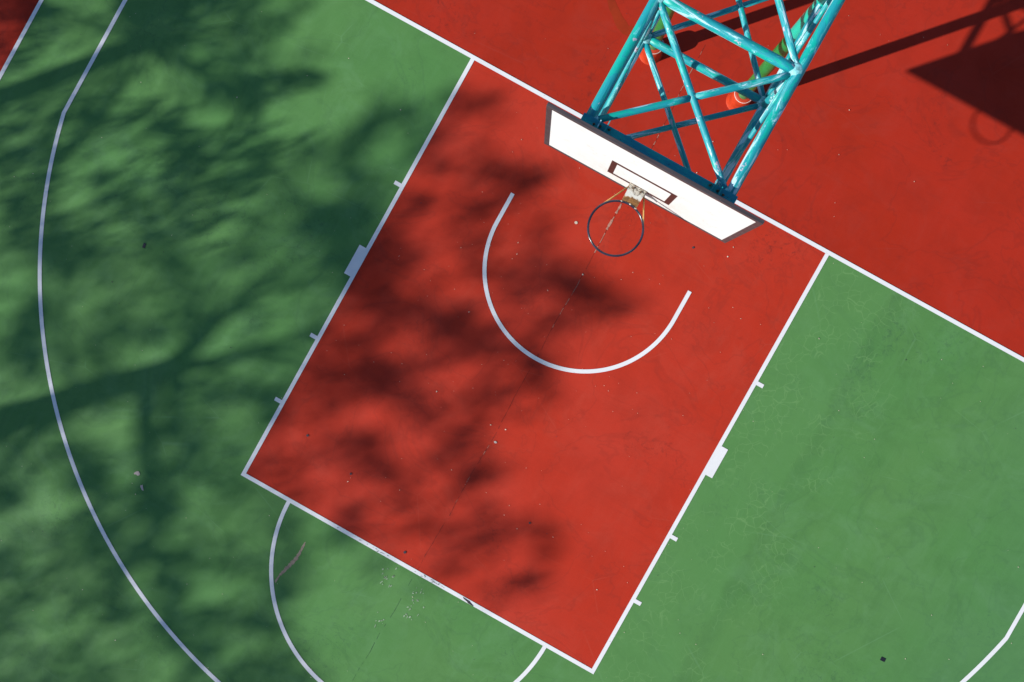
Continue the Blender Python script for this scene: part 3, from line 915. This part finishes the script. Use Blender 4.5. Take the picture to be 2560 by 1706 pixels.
def add_limb(bm, pts, rad, seg=10):
    pts = [Vector(p) for p in pts]
    rings = []
    for i, p in enumerate(pts):
        d = (pts[min(i + 1, len(pts) - 1)] - pts[max(i - 1, 0)]).normalized()
        q = Vector((0, 0, 1)).rotation_difference(d)
        rings.append([bm.verts.new(p + q @ Vector((rad[i] * math.cos(6.2832 * k / seg), rad[i] * math.sin(6.2832 * k / seg), 0))) for k in range(seg)])
    for a, b in zip(rings[:-1], rings[1:]):
        for k in range(seg):
            bm.faces.new((a[k], a[(k + 1) % seg], b[(k + 1) % seg], b[k]))
    bm.faces.new(rings[-1])


def smooth_path(pts, n=6):
    out = []
    P_ = [np.array(p, float) for p in pts]
    P_ = [2 * P_[0] - P_[1]] + P_ + [2 * P_[-1] - P_[-2]]
    for i in range(1, len(P_) - 2):
        for k in range(n):
            t = k / n
            out.append(0.5 * ((2 * P_[i]) + (-P_[i - 1] + P_[i + 1]) * t + (2 * P_[i - 1] - 5 * P_[i] + 4 * P_[i + 1] - P_[i + 2]) * t * t
                              + (-P_[i - 1] + 3 * P_[i] - 3 * P_[i + 1] + P_[i + 2]) * t ** 3))
    out.append(P_[-2])
    return out


def S(u, v, z):
    """tree point from its shadow position (grid units u, v) and height"""
    xy = O2 + (u / 39.2) * AU + (v / 39.2) * AV
    return (xy[0] - SX * z, xy[1] - SY * z, z)


# ---- broadleaf tree
def HZ(z): return 7.6 + (z - 7.0) * 1.1


fork = S(380, 850, HZ(7.0))
base = (fork[0] - 0.35, fork[1] + 0.5, -0.05)
tree = bpy.data.objects.new('broadleaf_tree', None)
C.objects.link(tree)
tree.location = base
tag(tree, 'spreading broadleaf tree beside the court throwing dappled shade on the key', 'tree')
bm = limb_tube(smooth_path([base, (base[0] + .05, base[1] - .1, 2.2), S(-20, 975, HZ(5.9)), S(190, 905, HZ(6.4)), fork]), [0.24 - 0.09 * i / 24 for i in range(25)], 14)
o = bm_obj('trunk', bm, M['bark'], tree, True); o.location = -Vector(base)
LIMBS = [
    ([(375, 852, 7), (450, 795, 7.8), (520, 725, 8.6), (610, 655, 9.6), (720, 560, 10.6)], 0.11, 0.04),
    ([(375, 850, 7), (500, 825, 7.9), (600, 792, 8.8), (700, 770, 9.7), (850, 700, 10.9)], 0.095, 0.02),
    ([(400, 858, 7.2), (480, 888, 8.0), (640, 925, 9.2), (740, 962, 10.0)], 0.060, 0.015),
    ([(350, 862, 6.9), (345, 990, 7.9), (348, 1120, 9.0), (375, 1280, 10.3), (400, 1420, 11.4)], 0.105, 0.035),
    ([(415, 850, 7.3), (418, 950, 8.2), (470, 1080, 9.3), (560, 1180, 10.4)], 0.085, 0.015),
    ([(190, 905, 6.3), (150, 780, 7.6), (190, 620, 9.2), (260, 470, 10.6)], 0.045, 0.015),
    ([(345, 1130, 9.1), (260, 1240, 10.2), (160, 1330, 11.2)], 0.04, 0.015),
    ([(600, 792, 8.8), (760, 830, 9.8), (900, 900, 10.8), (1050, 1000, 11.6)], 0.05, 0.015),
    ([(520, 725, 8.6), (700, 640, 9.8), (900, 470, 11.0), (1000, 330, 11.8)], 0.035, 0.012),
    ([(190, 905, 6.3), (20, 1060, 8.0), (-90, 1240, 9.6)], 0.06, 0.02),
]
for pts, r0, r1 in LIMBS:
    path = smooth_path([S(p[0], p[1], HZ(p[2])) for p in pts])
    n = len(path)
    bm = limb_tube(path, [r0 + (r1 - r0) * i / (n - 1) for i in range(n)], 10)
    o = bm_obj('branch', bm, M['bark'], tree, True); o.location = -Vector(base)
# thinner side shoots off every limb
for pts, r0, r1 in LIMBS:
    path = smooth_path([S(p[0], p[1], HZ(p[2])) for p in pts])
    n = len(path)
    bm = bmesh.new()
    for k in range(7):
        i = int(n * (0.25 + 0.72 * (k + rs.uniform()) / 7)) - 1
        d0 = path[min(i + 1, n - 1)] - path[i - 1]; d0 /= np.linalg.norm(d0)
        sd_ = rs.normal(size=3) * (1, 1, 0.5); sd_ -= d0 * sd_.dot(d0); sd_ /= np.linalg.norm(sd_)
        L_ = rs.uniform(1.0, 2.2)
        p1 = path[i] + (d0 * 0.8 + sd_ * 0.5) * L_ * 0.5
        p2 = path[i] + (d0 * 0.9 + sd_ * 0.75 + rs.normal(0, 0.12, 3)) * L_
        rr = max(0.012, r0 * (1 - 0.7 * i / n) * 0.42)
        add_limb(bm, smooth_path([tuple(path[i]), tuple(p1), tuple(p2)], 4), np.linspace(rr, 0.005, 9), 6)
    o = bm_obj('twigs', bm, M['bark'], tree, True); o.location = -Vector(base)
    o['kind'] = 'stuff'
# foliage: leaves drawn at random from the density above
NL = 150000
u = rs.uniform(-14, 38, NL); v = rs.uniform(-4, 48, NL)
d = dens(u, v)
out_ = (u < 0) | (v > 40)
d = np.where(out_, 0.35 + 0.35 * d, d)
# the far corner is shaded by the palm instead
fade = np.clip((v - (14.0 - np.clip(u - 14, 0, 99) * 1.5) + 1.2) / 2.4, 0, 1)
fade = np.where(u < 20, fade * np.clip(v - 3, 0, 1), fade)
d = d * fade
# crown outline: irregular, drops off where it leaves the mapped part
d *= np.clip((u + 13) / 5, 0, 1) * np.clip((47 - v) / 6, 0, 1)
d = np.clip(d * 1.05 - 0.06, 0, 0.96)
# leaves hang in sprays with gaps between them
spray = np.zeros(NL)
for k in range(9):
    a_, f_ = rs.uniform(0, math.pi), rs.uniform(2.2, 5.5)
    spray += np.sin(f_ * (u * math.cos(a_) + v * math.sin(a_)) + rs.uniform(0, 6.28) + 0.8 * np.sin(0.9 * u + k) + 0.8 * np.sin(0.8 * v - k))
tau = -np.log(1 - d) * np.clip(1 + 0.20 * spray, 0.2, 2.5)
LA, LB = 0.18, 0.10
cell = np.linalg.norm(AU) * np.linalg.norm(AV)
area_total = 52 * 52 * cell
per = area_total / NL                    # ground area each candidate stands for
leaf_shadow = LA * LB * 0.5 * 0.55 * 1.94  # lozenge, mean tilt, stretched by the low sun
keep = rs.uniform(size=NL) < np.clip(1.35 * tau * per / leaf_shadow, 0, 1)
u, v = u[keep], v[keep]
gx = ground_pt(u, v)
zz = 12.0 + 1.2 * np.sin(gx[:, 0] * 0.9 + 1) * np.cos(gx[:, 1] * 0.8) + rs.normal(0, 1.0, len(u)) + 0.4 * (u - 15) / 15
zz = np.clip(zz, 7.6, 15)
pts = lift(gx, zz)
dr = rs.normal(size=pts.shape) * (1, 1, 0.6); dr /= np.linalg.norm(dr, axis=1)[:, None]
ln = LA * rs.uniform(0.7, 1.3, len(u)); wd = LB * rs.uniform(0.7, 1.3, len(u))
fo = leaf_mesh('foliage', pts - np.array(base), dr, ln, wd, M['leaf'], tree)
fo['kind'] = 'stuff'
print('broadleaf leaves', len(u))

# ---- palm: its trunk throws the straight dark band, its fronds the streaks
pc = np.array(S(345, 95, 6.8))
pbase = (pc[0] + 0.1, pc[1] - 0.12, -0.05)
palmo = bpy.data.objects.new('palm_tree', None)
C.objects.link(palmo)
palmo.location = pbase
tag(palmo, 'palm tree beside the court throwing streaky shade on its corner', 'tree')
path = smooth_path([pbase, (pbase[0] - .02, pbase[1] + .03, 2.0), (pc[0] + .06, pc[1] - .05, 4.8), tuple(pc)], 8)
bm = limb_tube(path, [0.15 - 0.035 * i / (len(path) - 1) + 0.006 * (i % 2) for i in range(len(path))], 16)
o = bm_obj('trunk', bm, M['palm_bark'], palmo, True); o.location = -Vector(pbase)
FR = [  # frond: shadow path (floor units) with heights
    [(345, 95, 5.6), (480, 60, 6.3), (620, 20, 6.4), (740, -10, 6.0)],
    [(345, 95, 5.6), (470, 100, 6.2), (590, 75, 6.3), (690, 50, 5.9)],
    [(345, 95, 5.6), (460, 150, 6.0), (600, 165, 5.9), (760, 120, 5.2)],
    [(345, 95, 5.6), (450, 165, 5.8), (540, 195, 5.4), (620, 260, 4.4)],
    [(345, 95, 5.6), (200, 180, 5.9), (90, 215, 5.7), (-40, 240, 5.0)],
    [(345, 95, 5.6), (260, 160, 5.7), (150, 240, 5.2), (20, 300, 4.3)],
    [(345, 95, 5.6), (280, 10, 6.2), (200, -60, 6.1), (90, -120, 5.6)],
    [(345, 95, 5.6), (390, 0, 6.3), (450, -90, 6.2), (530, -170, 5.6)],
    [(345, 95, 5.6), (180, 60, 6.2), (60, 40, 6.0), (-70, 60, 5.2)],
    [(560, 190, 5.5), (585, 250, 5.2), (500, 300, 4.9), (330, 350, 4.4)],
    [(345, 95, 5.6), (300, 190, 5.3), (230, 270, 4.8), (120, 380, 4.0)],
]
lp, ld, ll = [], [], []
for f in FR:
    path = smooth_path([S(p[0], p[1], p[2] + 1.2) for p in f], 10)
    n = len(path)
    bm = limb_tube(path, [0.022 * (1 - 0.85 * i / (n - 1)) + 0.002 for i in range(n)], 6)
    fr = bm_obj('frond', bm, M['palm_leaf'], palmo, True); fr.location = -Vector(pbase)
    lp, ld, ll = [], [], []
    for i in range(3, n - 1):
        t = i / (n - 1)
        d0 = path[i + 1] - path[i]; d0 /= np.linalg.norm(d0)
        sd_ = np.cross(d0, (0, 0, 1)); sd_ /= np.linalg.norm(sd_)
        for s in (-1, 1):
            for k in range(1):
                dd = d0 * 0.75 + sd_ * s * rs.uniform(0.45, 0.9) + np.array((0, 0, rs.uniform(-0.5, 0.15)))
                dd /= np.linalg.norm(dd)
                L_ = 0.62 * (math.sin(math.pi * min(1, 0.15 + t * 0.85)) * 0.75 + 0.25) * rs.uniform(0.8, 1.15)
                p0 = path[i] + (path[i + 1] - path[i]) * rs.uniform()
                lp.append(p0 + dd * L_ / 2); ld.append(dd); ll.append(L_)
    lf = leaf_mesh('leaflets', np.array(lp) - np.array(pbase), np.array(ld), np.array(ll), np.full(len(ll), 0.042), M['palm_leaf'], fr)
    lf.location = (0, 0, 0)
    fr.location = (0, 0, 0)
    fr.data.transform(Matrix.Translation(-Vector(pbase)))
    lf['kind'] = 'stuff'
# old drooping leaves and neighbouring blades that fill the crown
NP = 60000
u = rs.uniform(-10, 20, NP); v = rs.uniform(-6, 18, NP)
d = dens(u, v)
fadep = 1 - np.clip((v - (14.0 - np.clip(u - 14, 0, 99) * 1.5) + 1.2) / 2.4, 0, 1)
fadep = np.where(u < 20, np.maximum(fadep, 1 - np.clip(v - 3, 0, 1)), fadep)
d = d * fadep * np.clip((u + 8) / 4, 0, 1) * np.clip((v + 6) / 3, 0, 1)
# the trunk's own straight shadow needs no leaves
d = np.clip(d * 1.05 - 0.06, 0, 0.96)
tau = -np.log(1 - d)
ar = 30 * 24 * cell
PA, PB = 0.46, 0.05
keep = rs.uniform(size=NP) < np.clip(1.6 * tau * (ar / NP) / (PA * PB * 0.5 * 0.75 * 1.94), 0, 1)
u, v = u[keep], v[keep]
gx = ground_pt(u, v)
zz = np.clip(6.5 + rs.normal(0, 0.6, len(u)), 4.8, 8.2)
pts = lift(gx, zz)
# blades lean along the streaks of their frond
cu, cv = 345 / 39.2, 95 / 39.2
wu, wv = u - cu, (v - cv)
ang = np.where(v < 5, np.arctan2(wv, wu), np.arctan2(-0.35, 1.0) + 0.0 * u)
tx = np.cos(ang)[:, None] * AU + np.sin(ang)[:, None] * AV
tx /= np.linalg.norm(tx, axis=1)[:, None]
dr = np.column_stack((tx[:, 0], tx[:, 1], rs.uniform(-0.35, 0.2, len(u)))) + rs.normal(0, 0.16, (len(u), 3))
dr /= np.linalg.norm(dr, axis=1)[:, None]
pl_ = leaf_mesh('foliage', pts - np.array(pbase), dr, PA * rs.uniform(0.6, 1.4, len(u)), PB * rs.uniform(0.7, 1.4, len(u)), M['palm_leaf'], palmo)
pl_['kind'] = 'stuff'
print('palm blades', len(u))
